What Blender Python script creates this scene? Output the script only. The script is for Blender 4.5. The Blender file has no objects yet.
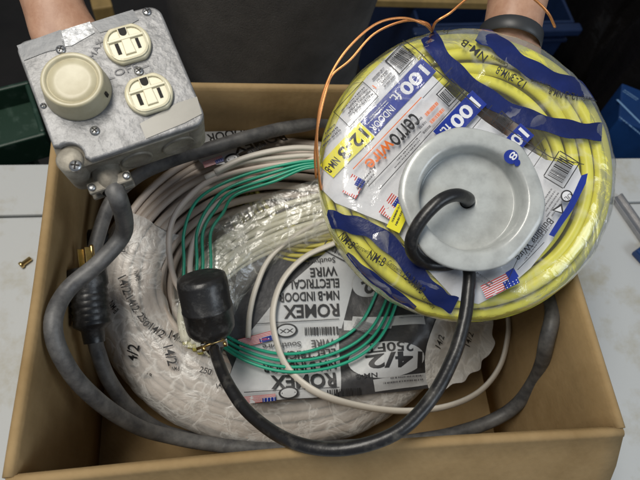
import bpy, bmesh, math, random
from mathutils import Vector, Matrix, noise
random.seed(7)
S = bpy.context.scene
COL = S.collection
V = Vector
# ------------------------------------------------------------------ camera (solved from the carton's rim)
R = Matrix(((0.9901, 0.0291, -0.1375), (-0.0861, 0.8991, -0.4293), (0.1112, 0.4368, 0.8926)))
F = 574.84
CAM = V((0, 0, .7045))
cd = bpy.data.cameras.new('camera'); cam = bpy.data.objects.new('camera', cd); COL.objects.link(cam)
cd.sensor_width = 36; cd.lens = 36 * F / 640; cd.clip_start = .01; cd.clip_end = 50
cam.matrix_world = Matrix.Translation(CAM) @ R.to_4x4()
S.camera = cam
cd.dof.use_dof = True; cd.dof.focus_distance = .50; cd.dof.aperture_fstop = 11
def ray(x, y): return R @ V((x - 320, 240 - y, -F))
def P(x, y, z):                       # point of the photo on the horizontal plane z
    d = ray(x, y); return CAM + d * ((z - CAM.z) / d.z)
def Q(x, y, t):                       # point of the photo at distance t along the optical axis
    return CAM + ray(x, y) * (t / F)
def camdir(v): return (R @ V(v)).normalized()

# ------------------------------------------------------------------ mesh helpers
class MB:
    def __init__(s): s.v = []; s.f = []; s.m = []; s.sm = []
    def add(s, vs, fs, mat=0, smooth=True):
        b = len(s.v); s.v += [tuple(v) for v in vs]
        for f in fs: s.f.append(tuple(i + b for i in f)); s.m.append(mat); s.sm.append(smooth)
    def build(s, name, mats, parent=None):
        me = bpy.data.meshes.new(name); me.from_pydata(s.v, [], s.f)
        if not isinstance(mats, (list, tuple)): mats = [mats]
        for m in mats: me.materials.append(m)
        me.polygons.foreach_set('material_index', s.m); me.polygons.foreach_set('use_smooth', s.sm)
        me.update()
        o = bpy.data.objects.new(name, me); COL.objects.link(o)
        if parent is not None:
            o.parent = parent; o.matrix_parent_inverse = world(parent).inverted()
        return o
def world(o):
    m = o.matrix_basis.copy(); p = o
    while p.parent is not None:
        m = p.parent.matrix_basis @ p.matrix_parent_inverse @ m; p = p.parent
    return m
def tag(o, label, cat, group=None, kind=None):
    o['label'] = label
    if cat: o['category'] = cat
    if group: o['group'] = group
    if kind: o['kind'] = kind
    return o
def thing(name, label, cat, loc, group=None):
    o = bpy.data.objects.new(name, None); COL.objects.link(o); o.location = loc
    o.empty_display_size = .02
    return tag(o, label, cat, group)
def catmull(pts, n=8, closed=False):
    out = []; N = len(pts)
    rng = N if closed else N - 1
    for i in range(rng):
        if closed: p0, p1, p2, p3 = pts[(i-1) % N], pts[i], pts[(i+1) % N], pts[(i+2) % N]
        else:
            p1, p2 = pts[i], pts[i+1]
            p0 = pts[i-1] if i else p1 * 2 - p2
            p3 = pts[i+2] if i + 2 < N else p2 * 2 - p1
        for k in range(n):
            t = k / n
            out.append(.5 * ((2*p1) + (p2-p0)*t + (2*p0-5*p1+4*p2-p3)*t*t + (3*p1-p0-3*p2+p3)*t**3))
    if not closed: out.append(pts[-1].copy())
    return out
def tube(mb, pts, r, sides=12, flat=1.0, n=8, closed=False, mat=0, up=None, caps=True, jit=0, rr=None):
    pts = [V(p) for p in pts]
    c = catmull(pts, n, closed) if n > 1 else pts
    if jit: c = [p + V(noise.noise_vector(p * 30)) * jit for p in c]
    N = len(c); vs = []; prev = None
    for i, p in enumerate(c):
        a = c[(i-1) % N] if (closed or i) else p
        b = c[(i+1) % N] if (closed or i < N-1) else p
        t = (b - a).normalized()
        if up is not None: nrm = (up - t * up.dot(t)).normalized()
        elif prev is None:
            nrm = t.orthogonal().normalized()
        else: nrm = (prev - t * prev.dot(t)).normalized()
        prev = nrm; bn = t.cross(nrm)
        rad = r if rr is None else rr(i / max(1, N-1)) * r
        for k in range(sides):
            q = 2 * math.pi * k / sides
            vs.append(p + nrm * math.cos(q) * rad * flat + bn * math.sin(q) * rad)
    fs = []
    for i in range(N if closed else N-1):
        j = (i + 1) % N
        for k in range(sides):
            l = (k + 1) % sides
            fs.append((i*sides+k, i*sides+l, j*sides+l, j*sides+k))
    if not closed and caps:
        fs.append(tuple(range(sides))[::-1]); fs.append(tuple((N-1)*sides + k for k in range(sides)))
    mb.add(vs, fs, mat)
def lathe(mb, M, prof, sides=48, mat=0, rmod=None, smooth=True):
    vs = []; n = len(prof)
    for k in range(sides):
        a = 2 * math.pi * k / sides
        for j, (r, z) in enumerate(prof):
            q = rmod(a, j) if rmod else 1
            vs.append(M @ V((r*q*math.cos(a), r*q*math.sin(a), z)))
    fs = []
    for k in range(sides):
        l = (k+1) % sides
        for j in range(n-1): fs.append((k*n+j, l*n+j, l*n+j+1, k*n+j+1))
    mb.add(vs, fs, mat, smooth)
def rbox(mb, M, sx, sy, sz, r=.002, mat=0, seg=2):      # bevelled box centred on M
    bm = bmesh.new(); bmesh.ops.create_cube(bm, size=1)
    for v in bm.verts: v.co = V((v.co.x*sx, v.co.y*sy, v.co.z*sz))
    if r: bmesh.ops.bevel(bm, geom=bm.edges[:], offset=r, segments=seg, affect='EDGES', profile=.5)
    bm.verts.index_update()
    mb.add([M @ v.co for v in bm.verts], [[v.index for v in f.verts] for f in bm.faces], mat, False); bm.free()
def prism(mb, M, outline, z0, z1, mat=0, bev=0, smooth=False):     # outline in local xy, extruded z0..z1, optional bevelled top
    bm = bmesh.new()
    vs = [bm.verts.new((x, y, z0)) for x, y in outline]
    f = bm.faces.new(vs)
    if f.normal.z < 0: f.normal_flip()
    f.normal_update()
    ex = bmesh.ops.extrude_face_region(bm, geom=[f])
    top = [v for v in ex['geom'] if isinstance(v, bmesh.types.BMVert)]
    for v in top: v.co.z = z1
    bmesh.ops.recalc_face_normals(bm, faces=bm.faces[:])
    if bev:
        ts = set(top)
        ed = [e for e in bm.edges if e.verts[0] in ts and e.verts[1] in ts]
        bmesh.ops.bevel(bm, geom=ed, offset=bev, segments=3, affect='EDGES', profile=.5)
    bm.verts.index_update()
    mb.add([M @ v.co for v in bm.verts], [[v.index for v in f.verts] for f in bm.faces], mat, smooth); bm.free()
def frame(o, ex, ey, en):
    return Matrix(((ex.x, ey.x, en.x, o.x), (ex.y, ey.y, en.y, o.y), (ex.z, ey.z, en.z, o.z), (0, 0, 0, 1)))
def cylm(a, b):                                          # matrix with z along a->b, origin a
    z = (b - a).normalized(); x = z.orthogonal().normalized(); return frame(a, x, z.cross(x), z)

# ------------------------------------------------------------------ materials
MATS = {}
def mat(name, col, rough=.5, metal=0, var=0, vscale=20, bump=0, bscale=100, spec=.5, col2=None, coat=0, detail=4, lo=.35, hi=.65, bdist=.002):
    m = bpy.data.materials.new(name); m.use_nodes = True; nt = m.node_tree; N = nt.nodes; L = nt.links
    b = N['Principled BSDF']; b.inputs['Base Color'].default_value = (*col, 1)
    b.inputs['Roughness'].default_value = rough; b.inputs['Metallic'].default_value = metal
    b.inputs['Specular IOR Level'].default_value = spec; b.inputs['Coat Weight'].default_value = coat
    tc = N.new('ShaderNodeTexCoord')
    if col2 is not None or var:
        c2 = col2 if col2 is not None else tuple(max(0, c*(1-var)) for c in col)
        nz = N.new('ShaderNodeTexNoise'); nz.inputs['Scale'].default_value = vscale; nz.inputs['Detail'].default_value = detail
        nz.inputs['Roughness'].default_value = .65
        L.new(tc.outputs['Object'], nz.inputs['Vector'])
        rp = N.new('ShaderNodeValToRGB'); rp.color_ramp.elements[0].position = lo; rp.color_ramp.elements[1].position = hi
        rp.color_ramp.elements[0].color = (*col, 1); rp.color_ramp.elements[1].color = (*c2, 1)
        L.new(nz.outputs['Fac'], rp.inputs['Fac']); L.new(rp.outputs['Color'], b.inputs['Base Color'])
    if bump:
        nb = N.new('ShaderNodeTexNoise'); nb.inputs['Scale'].default_value = bscale; nb.inputs['Detail'].default_value = 5
        L.new(tc.outputs['Object'], nb.inputs['Vector'])
        bp = N.new('ShaderNodeBump'); bp.inputs['Strength'].default_value = bump; bp.inputs['Distance'].default_value = bdist
        L.new(nb.outputs['Fac'], bp.inputs['Height']); L.new(bp.outputs['Normal'], b.inputs['Normal'])
    MATS[name] = m
    return m
def film_mat(name, tint, opac, scale=45, rough=.12, bump=.6, streak=.5, glossmin=.1):
    m = bpy.data.materials.new(name); m.use_nodes = True; nt = m.node_tree; N = nt.nodes; L = nt.links
    N.remove(N['Principled BSDF']); out = N['Material Output']
    tc = N.new('ShaderNodeTexCoord')
    # crinkles: warped voronoi ridges + noise
    nz = N.new('ShaderNodeTexNoise'); nz.inputs['Scale'].default_value = scale; nz.inputs['Detail'].default_value = 6; nz.inputs['Distortion'].default_value = 1.2
    L.new(tc.outputs['Object'], nz.inputs['Vector'])
    vo = N.new('ShaderNodeTexVoronoi'); vo.inputs['Scale'].default_value = scale*1.1; vo.feature = 'DISTANCE_TO_EDGE'
    mx = N.new('ShaderNodeMixRGB'); mx.inputs['Fac'].default_value = .05
    L.new(tc.outputs['Object'], mx.inputs['Color1']); L.new(nz.outputs['Color'], mx.inputs['Color2']); L.new(mx.outputs['Color'], vo.inputs['Vector'])
    ad = N.new('ShaderNodeMath'); ad.operation = 'ADD'
    L.new(nz.outputs['Fac'], ad.inputs[0]); L.new(vo.outputs['Distance'], ad.inputs[1])
    bp = N.new('ShaderNodeBump'); bp.inputs['Strength'].default_value = bump; bp.inputs['Distance'].default_value = .006
    L.new(ad.outputs['Value'], bp.inputs['Height'])
    gl = N.new('ShaderNodeBsdfGlossy'); gl.inputs['Roughness'].default_value = rough; gl.inputs['Color'].default_value = (1, 1, 1, 1)
    L.new(bp.outputs['Normal'], gl.inputs['Normal'])
    df = N.new('ShaderNodeBsdfDiffuse'); df.inputs['Color'].default_value = (*tint, 1); L.new(bp.outputs['Normal'], df.inputs['Normal'])
    tr = N.new('ShaderNodeBsdfTransparent')
    # milky creases
    rp = N.new('ShaderNodeValToRGB'); rp.color_ramp.elements[0].position = .0; rp.color_ramp.elements[0].color = (1, 1, 1, 1)
    rp.color_ramp.elements[1].position = .09; rp.color_ramp.elements[1].color = (0, 0, 0, 1)
    L.new(vo.outputs['Distance'], rp.inputs['Fac'])
    m1 = N.new('ShaderNodeMath'); m1.operation = 'MULTIPLY_ADD'; m1.inputs[1].default_value = streak; m1.inputs[2].default_value = opac
    m1.use_clamp = True
    L.new(rp.outputs['Color'], m1.inputs[0])
    s1 = N.new('ShaderNodeMixShader'); L.new(m1.outputs['Value'], s1.inputs['Fac']); L.new(tr.outputs[0], s1.inputs[1]); L.new(df.outputs[0], s1.inputs[2])
    lw = N.new('ShaderNodeLayerWeight'); lw.inputs['Blend'].default_value = .25; L.new(bp.outputs['Normal'], lw.inputs['Normal'])
    m2 = N.new('ShaderNodeMath'); m2.operation = 'MULTIPLY_ADD'; m2.inputs[1].default_value = .5; m2.inputs[2].default_value = glossmin; m2.use_clamp = True
    L.new(lw.outputs['Fresnel'], m2.inputs[0])
    s2 = N.new('ShaderNodeMixShader'); L.new(m2.outputs['Value'], s2.inputs['Fac']); L.new(s1.outputs[0], s2.inputs[1]); L.new(gl.outputs[0], s2.inputs[2])
    L.new(s2.outputs[0], out.inputs['Surface'])
    return m
CARD = mat('cardboard', (.335, .232, .115), .85, col2=(.235, .155, .070), vscale=14, bump=.2, bscale=120, spec=.15, detail=14, lo=.38, hi=.72)
def flutes(m):
    nt = m.node_tree; N = nt.nodes; L = nt.links; b = N['Principled BSDF']
    tc = N.new('ShaderNodeTexCoord'); sp = N.new('ShaderNodeSeparateXYZ'); L.new(tc.outputs['Object'], sp.inputs[0])
    ad = N.new('ShaderNodeMath'); L.new(sp.outputs['X'], ad.inputs[0]); L.new(sp.outputs['Y'], ad.inputs[1])
    mu = N.new('ShaderNodeMath'); mu.operation = 'MULTIPLY'; mu.inputs[1].default_value = 900; L.new(ad.outputs[0], mu.inputs[0])
    si = N.new('ShaderNodeMath'); si.operation = 'SINE'; L.new(mu.outputs[0], si.inputs[0])
    bp = N.new('ShaderNodeBump'); bp.inputs['Strength'].default_value = .035; bp.inputs['Distance'].default_value = .001
    L.new(si.outputs[0], bp.inputs['Height']); L.new(b.inputs['Normal'].links[0].from_socket, bp.inputs['Normal']); L.new(bp.outputs['Normal'], b.inputs['Normal'])
flutes(CARD)
CARDD = mat('cut_cardboard_edge', (.16, .10, .045), .9)
TABLE = mat('painted_table', (.49, .505, .505), .55, col2=(.35, .315, .22), vscale=10, bump=.1, bscale=60, detail=11, lo=.50, hi=.70)
GROOVE = mat('table_groove', (.06, .05, .04), .9)
YEL = mat('yellow_sheath', (.74, .70, .07), .42, var=.12, vscale=15)
CABLE = mat('beige_sheath', (.64, .55, .48), .45, var=.15, vscale=12)
WHITEW = mat('white_sheath', (.66, .62, .55), .45, var=.1, vscale=15)
PALEW = mat('pale_sheath', (.72, .70, .56), .45, var=.12, vscale=15)
YELD = mat('dull_yellow_sheath', (.50, .45, .10), .45, var=.2, vscale=15)
GREEN = mat('green_insulation', (.015, .36, .22), .35, var=.15, vscale=30)
GREY = mat('grey_rubber', (.05, .05, .053), .5, col2=(.13, .128, .125), vscale=60, bump=.25, bscale=150, detail=8)
BLACK = mat('black_rubber', (.012, .012, .013), .36, col2=(.10, .095, .085), vscale=70, bump=.2, bscale=150, detail=10, lo=.52, hi=.85)
PLUGB = mat('black_plug_rubber', (.014, .014, .015), .38, col2=(.10, .10, .10), vscale=75, bump=.25, bscale=150, detail=10, lo=.5, hi=.85)
COPPER = mat('bare_copper', (.80, .34, .12), .38, metal=.75)
STEEL = mat('zinc_steel', (.62, .62, .62), .35, metal=1, var=.25, vscale=120)
BRASS = mat('brass', (.72, .52, .22), .3, metal=1, var=.3, vscale=120)
CAST = mat('galvanised_metal', (.27, .27, .275), .46, metal=.25, col2=(.085, .085, .085), vscale=70, bump=.5, bscale=170, detail=12, lo=.42, hi=.78)
CASTB = mat('cast_box_metal', (.36, .335, .28), .55, metal=.3, col2=(.17, .15, .12), vscale=40, bump=.3, bscale=120, detail=8)
TAPEG = mat('grey_tape', (.13, .137, .15), .35, var=.15, vscale=60, bump=.2, bscale=90)
TAPEB = mat('smooth_tape', (.30, .285, .25), .38, var=.12, vscale=40)
SILV = mat('foil_tape', (.42, .43, .45), .4, metal=.3, col2=(.20, .205, .21), vscale=130, bump=.6, bscale=150, detail=8, lo=.45, hi=.6)
IVORY = mat('ivory_plastic', (.64, .60, .44), .32, col2=(.62, .57, .40), vscale=25, detail=6)
IVORYD = mat('aged_ivory_plastic', (.52, .48, .34), .38, col2=(.40, .355, .23), vscale=30, detail=6)
DARK = mat('dark_slot', (.012, .01, .008), .8)
INKB = mat('black_ink', (.02, .02, .022), .5)
INKG = mat('grey_ink', (.12, .12, .13), .5)
PAPER = mat('white_print', (.72, .73, .76), .45, var=.08, vscale=25, bump=.3, bscale=45, bdist=.004)
INKBL = mat('blue_ink', (.012, .035, .30), .35, var=.25, vscale=30, bump=.3, bscale=45, bdist=.004)
INKNV = mat('navy_print', (.010, .020, .115), .3, var=.3, vscale=30, bump=.4, bscale=45, bdist=.004)
INKY = mat('yellow_ink', (.82, .76, .03), .4)
INKO = mat('orange_ink', (.75, .17, .03), .4)
INKR = mat('red_ink', (.55, .06, .05), .4)
WRAPB = mat('black_printed_film', (.026, .026, .028), .38, col2=(.06, .06, .065), vscale=25, bump=.35, bscale=40, bdist=.004)
WRAPW = mat('white_printed_film', (.52, .53, .54), .38, var=.12, vscale=25, bump=.4, bscale=40, bdist=.004)
DISHM = mat('white_enamelled_steel', (.44, .46, .45), .27, col2=(.27, .28, .275), vscale=60, bump=.2, bscale=45, detail=12, coat=.25, lo=.42, hi=.85)
SKIN = mat('skin', (.46, .27, .18), .5, col2=(.36, .19, .12), vscale=60, bump=.15, bscale=200)
SHIRT = mat('charcoal_fabric', (.125, .115, .105), .9, var=.35, vscale=14, bump=.6, bscale=600, spec=.2)
TROUS = mat('black_fabric', (.015, .014, .014), .9, var=.3, vscale=14, spec=.2)
STRAP = mat('watch_strap', (.03, .032, .035), .45)
FLOOR = mat('dark_floor', (.017, .014, .012), .7, var=.5, vscale=6)
BLUEP = mat('blue_plastic', (.014, .032, .095), .4, var=.3, vscale=8)
BLUEB = mat('blue_carton', (.008, .045, .17), .35, var=.3, vscale=14)
GREENP = mat('dark_green_plastic', (.008, .035, .02), .5, col2=(.05, .09, .07), vscale=40, lo=.55, hi=.75)
BAG = mat('black_bag', (.009, .008, .008), .28, bump=.8, bscale=18, bdist=.01)
WOOD = mat('tan_wood', (.42, .28, .10), .6, var=.3, vscale=20)
ALU = mat('aluminium', (.42, .42, .43), .35, metal=.8, var=.2, vscale=40)
TAILF = film_mat('frosted_film', (.80, .79, .76), .78, scale=30, streak=.2, bump=.5, rough=.3, glossmin=.04)
CLEAR = film_mat('clear_wrap', (.8, .8, .8), .04, scale=20, streak=.15, bump=.4, glossmin=.035)
MILKY = film_mat('milky_wrap', (.84, .83, .80), .38, scale=34, streak=.30, bump=.35, rough=.3, glossmin=.035)
BAGF = film_mat('clear_bag_film', (.80, .80, .74), .14, scale=26, streak=.3, bump=.6, rough=.18, glossmin=.07)

# ------------------------------------------------------------------ surfaces and what is printed on them
class Surf:
    def __init__(s, o, ex, ey, en, h): s.o, s.ex, s.ey, s.en, s.h = o, ex, ey, en, h
    def hit(s, x, y, off=0):
        d = ray(x, y); hh = s.h(0, 0)
        for _ in range(30):
            t = (s.o + s.en * (hh + off) - CAM).dot(s.en) / d.dot(s.en)
            p = CAM + d * t - s.o; u, v = p.dot(s.ex), p.dot(s.ey)
            hh += (s.h(u, v) - hh) * .6
        return u, v
    rmax = None
    def pt(s, u, v, off=0):
        if s.rmax:
            q = math.hypot(u, v)
            if q > s.rmax: u, v = u*s.rmax/q, v*s.rmax/q
        return s.o + s.ex*u + s.ey*v + s.en*(s.h(u, v) + off)
    def W(s, x, y, off=0): return s.pt(*s.hit(x, y, off), off)
FONTC = {}
def glyphs(txt, bold):
    k = (txt, bold)
    if k not in FONTC:
        c = bpy.data.curves.new('text', 'FONT'); c.body = txt; c.offset = bold; c.resolution_u = 3; c.align_x = 'LEFT'
        o = bpy.data.objects.new('text', c); COL.objects.link(o)
        me = o.to_mesh(); vs = [v.co.copy() for v in me.vertices]; fs = [tuple(p.vertices) for p in me.polygons]
        o.to_mesh_clear(); bpy.data.objects.remove(o); bpy.data.curves.remove(c); FONTC[k] = (vs, fs)
    return FONTC[k]
class Print:                                             # collects printed shapes lying on a surface: one mesh, many inks
    def __init__(s, surf, base): s.s = surf; s.mb = MB(); s.base = base; s.mats = []; s.lay = 0
    def mi(s, m):
        if m not in s.mats: s.mats.append(m)
        return s.mats.index(m)
    def lift(s): s.lay += 1; return s.base + s.lay * .00014
    def polyuv(s, pts, m, seg=.006, off=None):
        off = s.lift() if off is None else off
        bm = bmesh.new(); bm.faces.new([bm.verts.new((u, v, 0)) for u, v in pts]); bm.normal_update()
        bmesh.ops.triangulate(bm, faces=bm.faces[:])
        for _ in range(7):
            e = [e for e in bm.edges if e.calc_length() > seg]
            if not e: break
            bmesh.ops.subdivide_edges(bm, edges=e, cuts=1); bmesh.ops.triangulate(bm, faces=bm.faces[:])
        bm.normal_update()
        for f in bm.faces:
            if f.normal.z < 0: f.normal_flip()
        bm.verts.index_update()
        s.mb.add([s.s.pt(v.co.x, v.co.y, off) for v in bm.verts], [[v.index for v in f.verts] for f in bm.faces], s.mi(m)); bm.free()
    def poly(s, px, m, seg=.006, smooth=False):
        if smooth:
            c = catmull([V((x, y, 0)) for x, y in px], 4, True); px = [(p.x, p.y) for p in c]
        s.polyuv([s.s.hit(*p) for p in px], m, seg)
    def text(s, txt, a, b, hpx, m, bold=0.0, mirror=False):        # from photo point a to b along the baseline, cap height hpx
        ua, ub = V(s.s.hit(*a)), V(s.s.hit(*b)); d = ub - ua; L = d.length; d.normalize(); up = V((-d.y, d.x))
        vs, fs = glyphs(txt, bold)
        x0 = min(v.x for v in vs); x1 = max(v.x for v in vs); hm = max(v.y for v in vs)
        mid = V(((a[0]+b[0])/2, (a[1]+b[1])/2)); dp = V((b[0]-a[0], b[1]-a[1])).normalized()
        q = V(s.s.hit(mid.x + dp.y*hpx, mid.y - dp.x*hpx)) - V(s.s.hit(mid.x, mid.y)); sh = q.dot(up) / hm
        off = s.lift(); bm = bmesh.new(); bv = []
        for v in vs:
            fx = (v.x - x0) / (x1 - x0)
            if mirror: fx = 1 - fx
            w = ua + d * (fx * L) + up * (v.y * sh); bv.append(bm.verts.new((w.x, w.y, 0)))
        for f in fs:
            try: bm.faces.new([bv[i] for i in f])
            except ValueError: pass
        for _ in range(4):
            e = [e for e in bm.edges if e.calc_length() > .004]
            if not e: break
            bmesh.ops.subdivide_edges(bm, edges=e, cuts=1); bmesh.ops.triangulate(bm, faces=bm.faces[:])
        bm.verts.index_update()
        s.mb.add([s.s.pt(v.co.x, v.co.y, off) for v in bm.verts], [[v.index for v in f.verts] for f in bm.faces], s.mi(m), False); bm.free()
    def quad(s, a, b, hpx, m, seg=.008):                            # strip from a to b, hpx thick to the "up" side
        ua, ub = V(s.s.hit(*a)), V(s.s.hit(*b)); d = (ub-ua).normalized(); up = V((-d.y, d.x))
        mid = ((a[0]+b[0])/2, (a[1]+b[1])/2); dp = V((b[0]-a[0], b[1]-a[1])).normalized()
        hh = (V(s.s.hit(mid[0] + dp.y*hpx, mid[1] - dp.x*hpx)) - V(s.s.hit(*mid))).dot(up)
        s.polyuv([tuple(ua), tuple(ub), tuple(ub+up*hh), tuple(ua+up*hh)], m, seg)
        return ua, ub, up * hh
    def barcode(s, a, b, hpx, m, n=16, seed=1, box=True):
        rnd = random.Random(seed)
        if box: s.outline(a, b, hpx, m, 1.0)
        x = .08
        off = s.lift(); ua, ub = V(s.s.hit(*a)), V(s.s.hit(*b)); d = ub-ua; up0 = V((-d.y, d.x)).normalized()
        hh = up0 * (hpx / max(1e-6, math.dist(a, b)) * d.length)
        while x < .9:
            w = rnd.choice((.018, .03, .05)); p = ua + d*x + hh*.15; q = ua + d*min(.92, x+w) + hh*.15
            s.polyuv([tuple(p), tuple(q), tuple(q+hh*.7), tuple(p+hh*.7)], m, .02, off)
            x += w + rnd.choice((.018, .03))
    def outline(s, a, b, hpx, m, wpx=.8):
        dp = V((b[0]-a[0], b[1]-a[1])).normalized(); n = V((dp.y, -dp.x)) * hpx
        A, B = V(a), V(b); C_, D = B+n, A+n
        for p, q in ((A, B), (B, C_), (C_, D), (D, A)): s.line([tuple(p), tuple(q)], wpx, m)
    def line(s, pts, wpx, m):
        for p, q in zip(pts, pts[1:]): s.quad(p, q, wpx, m)
    def fine(s, a, b, hpx, m, rows=4, seed=1, fill=.55):                # unreadable fine print
        rnd = random.Random(seed); ua, ub = V(s.s.hit(*a)), V(s.s.hit(*b)); d = ub-ua; up = V((-d.y, d.x)).normalized()*(d.length/math.dist(a, b)*hpx)
        off = s.lift()
        for r in range(rows):
            y0 = up * ((r + .25) / rows); th = up * (fill*.75/rows); x = 0; end = rnd.uniform(.75, 1)
            while x < end:
                w = rnd.choice((.012, .02, .03, .045)); p = ua + d*x + y0; q = ua + d*min(end, x+w) + y0
                s.polyuv([tuple(p), tuple(q), tuple(q+th), tuple(p+th)], m, .03, off); x += w + rnd.choice((.010, .010, .026))
    def flag(s, a, b, hpx):
        ua, ub, hh = s.quad(a, b, hpx, PAPER); d = ub-ua
        off = s.lift()
        for i in range(0, 7, 1):
            p = ua + hh*(i*2/13); q = ub + hh*(i*2/13)
            s.polyuv([tuple(p), tuple(q), tuple(q+hh/13), tuple(p+hh/13)], INKR, .02, off)
        off = s.lift(); p = ua + hh*(6/13); q = p + d*.42
        s.polyuv([tuple(p), tuple(q), tuple(q+hh*7/13), tuple(p+hh*7/13)], INKBL, .02, off)
        off = s.lift()
        for i in range(4):
            for j in range(3):
                c = p + d*(.42*(i+.5)/4) + hh*(7/13*(j+.5)/3); e = d.length*.018; k = V((e, 0)); l = V((0, e))
                s.polyuv([tuple(c-k), tuple(c-l), tuple(c+k), tuple(c+l)], PAPER, .02, off)
    def ell(s, c, ax, ay, ang, m, n=36):
        ca, sa = math.cos(ang), math.sin(ang)
        s.poly([(c[0] + ax*math.cos(t)*ca - ay*math.sin(t)*sa, c[1] + ax*math.cos(t)*sa + ay*math.sin(t)*ca) for t in [2*math.pi*i/n for i in range(n)]], m)
    def build(s, name, parent): return s.mb.build(name, s.mats, parent)
H = .25                                                    # height of the carton's rim
BX0, BX1, BY0, BY1 = -.167, .303, .038, .398

# ================================================================== SETTING
mb = MB(); mb.add([(-6, -3, -.82), (7, -3, -.82), (7, 8, -.82), (-6, 8, -.82)], [(0, 1, 2, 3)], 0, False)
tag(mb.build('floor', FLOOR), 'dark floor in shade behind the table', None, kind='structure')
mb = MB()
rbox(mb, Matrix.Translation((.15, -.107, -.0201)), 2.6, .985, .04, .003)
rbox(mb, Matrix.Translation((.15, .4283, -.0201)), 2.6, .0795, .04, .003)
rbox(mb, Matrix.Translation((.15, -.05, -.07)), 2.5, .9, .05, 0)
for x in (-1.05, 1.35):
    for y in (-.5, .38): rbox(mb, Matrix.Translation((x, y, -.455)), .07, .07, .72, .004)
t = mb.build('table', TABLE)
tag(t, 'white painted worn table top carrying the cardboard carton', None, kind='structure')

# ================================================================== CARTON
box = thing('cardboard_box', 'open brown cardboard carton holding the coils of cable', 'box', ((BX0+BX1)/2, (BY0+BY1)/2, 0))
TH = .005
def bow(t, a): return a * math.sin(math.pi * t) ** 1.2
def panel(name, a, b, inward, bowin, flapang, flaplen, dz=0, label=None, ext=0):
    # a->b along the rim at the outer face; inward unit vector; wall + rounded fold + flap hanging outside
    mb = MB(); n = 28; ex = (b - a).normalized(); L = (b-a).length
    prof = [(TH, -H + .004), (TH, -.2), (TH, -.1), (TH, -.04), (TH, -.004)]           # (inward, z below rim) inner face going up
    fr = .0032
    for k in range(7):
        q = math.pi * k / 6; prof.append((TH/2 - .0012 + fr * math.cos(q) * .95, -fr + fr * math.sin(q) + .0))
    wall_end = len(prof)
    fx, fz = TH/2 - .0012 - fr*.95, -fr
    for k in range(1, 9):
        l = flaplen * k / 8; prof.append((fx - math.sin(flapang)*l, fz - math.cos(flapang)*l))
    vs = []
    for i in range(n+1):
        t = i/n; base = a + ex * (L*t)
        wob = V(noise.noise_vector(base*9 + V((3, 1, 7)))).z * .0012
        for j, (w, z) in enumerate(prof):
            k = max(0, 1 + z / H) ** 1.5 if z > -H else 0
            p = base + inward * (w + bow(t, bowin) * k) + V((0, 0, H + z + dz + wob*k))
            if j >= wall_end:
                p += inward * (bow(t, bowin)*(0)) ; sgn = (t-.5)*2; p += ex * (-sgn*.004*(j-wall_end+1)/8)
                p += ex * sgn * ext * min(1, (j-wall_end+1)/2)
            vs.append(p)
    m = len(prof); fs = []
    for i in range(n):
        for j in range(m-1): fs.append((i*m+j, (i+1)*m+j, (i+1)*m+j+1, i*m+j+1))
    mb.add(vs, fs, 0, True)
    o = mb.build(name, CARD, box)
    so = o.modifiers.new('thickness', 'SOLIDIFY'); so.thickness = .0025; so.offset = 0
    return o
panel('side_panel', V((BX0, BY0+.004, 0)), V((BX0, BY1-.004, 0)), V((1, 0, 0)), .003, math.radians(6), .13)
panel('side_panel', V((BX1, BY1-.004, 0)), V((BX1, BY0+.004, 0)), V((-1, 0, 0)), .002, math.radians(6), .13)
panel('back_panel', V((BX1, BY1, 0)), V((BX0, BY1, 0)), V((0, -1, 0)), .004, math.radians(5), .13, dz=-.001)
panel('front_panel', V((BX0, BY0, 0)), V((BX1, BY0, 0)), V((0, 1, 0)), .004, math.radians(38), .13, dz=-.0015, ext=.004)
mb = MB(); rbox(mb, Matrix.Translation(((BX0+BX1)/2, (BY0+BY1)/2, .0045)), BX1-BX0-.008, BY1-BY0-.008, .005, .001)
mb.build('bottom_panel', CARD, box)

# ================================================================== COIL OF WHITE CABLE IN THE CARTON
CX, CY, RX, RY, HW = .050, .230, .160, .119, .036
def zc(y): return .066 + .30 * (y - .09)
def rho(x, y): return math.hypot((x-CX)/RX, (y-CY)/RY)
def HWf(x, y):
    y = min(max(y, .03), .45)
    q = rho(x, y); return zc(y) + .012 + .032 * math.exp(-((q - 1)/.26)**2)
SW = Surf(V((0, 0, 0)), V((1, 0, 0)), V((0, 1, 0)), V((0, 0, 1)), HWf)
coil = thing('cable_coil', 'large coil of white cable in milky printed wrap filling the bottom of the carton', 'cable coil', (CX, CY, .007))
def ringpt(a, dr, dz):
    x = CX + (RX+dr)*math.cos(a); y = CY + (RY+dr)*math.sin(a); return V((x, y, zc(y) + dz))
mb = MB(); rnd = random.Random(3); k = 0
for layer, dz in ((0, .022), (1, .012), (2, .001), (3, -.010), (4, -.022)):
    hw = HW * math.sqrt(max(.15, 1 - (dz/.034)**2))
    nn = max(4, int(hw*2/.0088)+1)
    for i in range(nn):
        if 0 < i < nn-2 and layer > 2: continue
        dr = -hw + 2*hw*i/(nn-1); ph = rnd.uniform(0, 6.28); am = rnd.uniform(.001, .0028)
        pts = [ringpt(2*math.pi*q/44, dr + am*math.sin(2*2*math.pi*q/44 + ph) + .4*am*math.sin(5*2*math.pi*q/44+ph*2), dz - (.009*abs(dr/hw)**3 if layer == 0 and dr > 0 else 0) + .0014*math.sin(3*2*math.pi*q/44 + ph*1.7)) for q in range(44)]
        tube(mb, pts, .0046, 10, .8, 2, True)
mb.build('cable', CABLE, coil)
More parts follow.
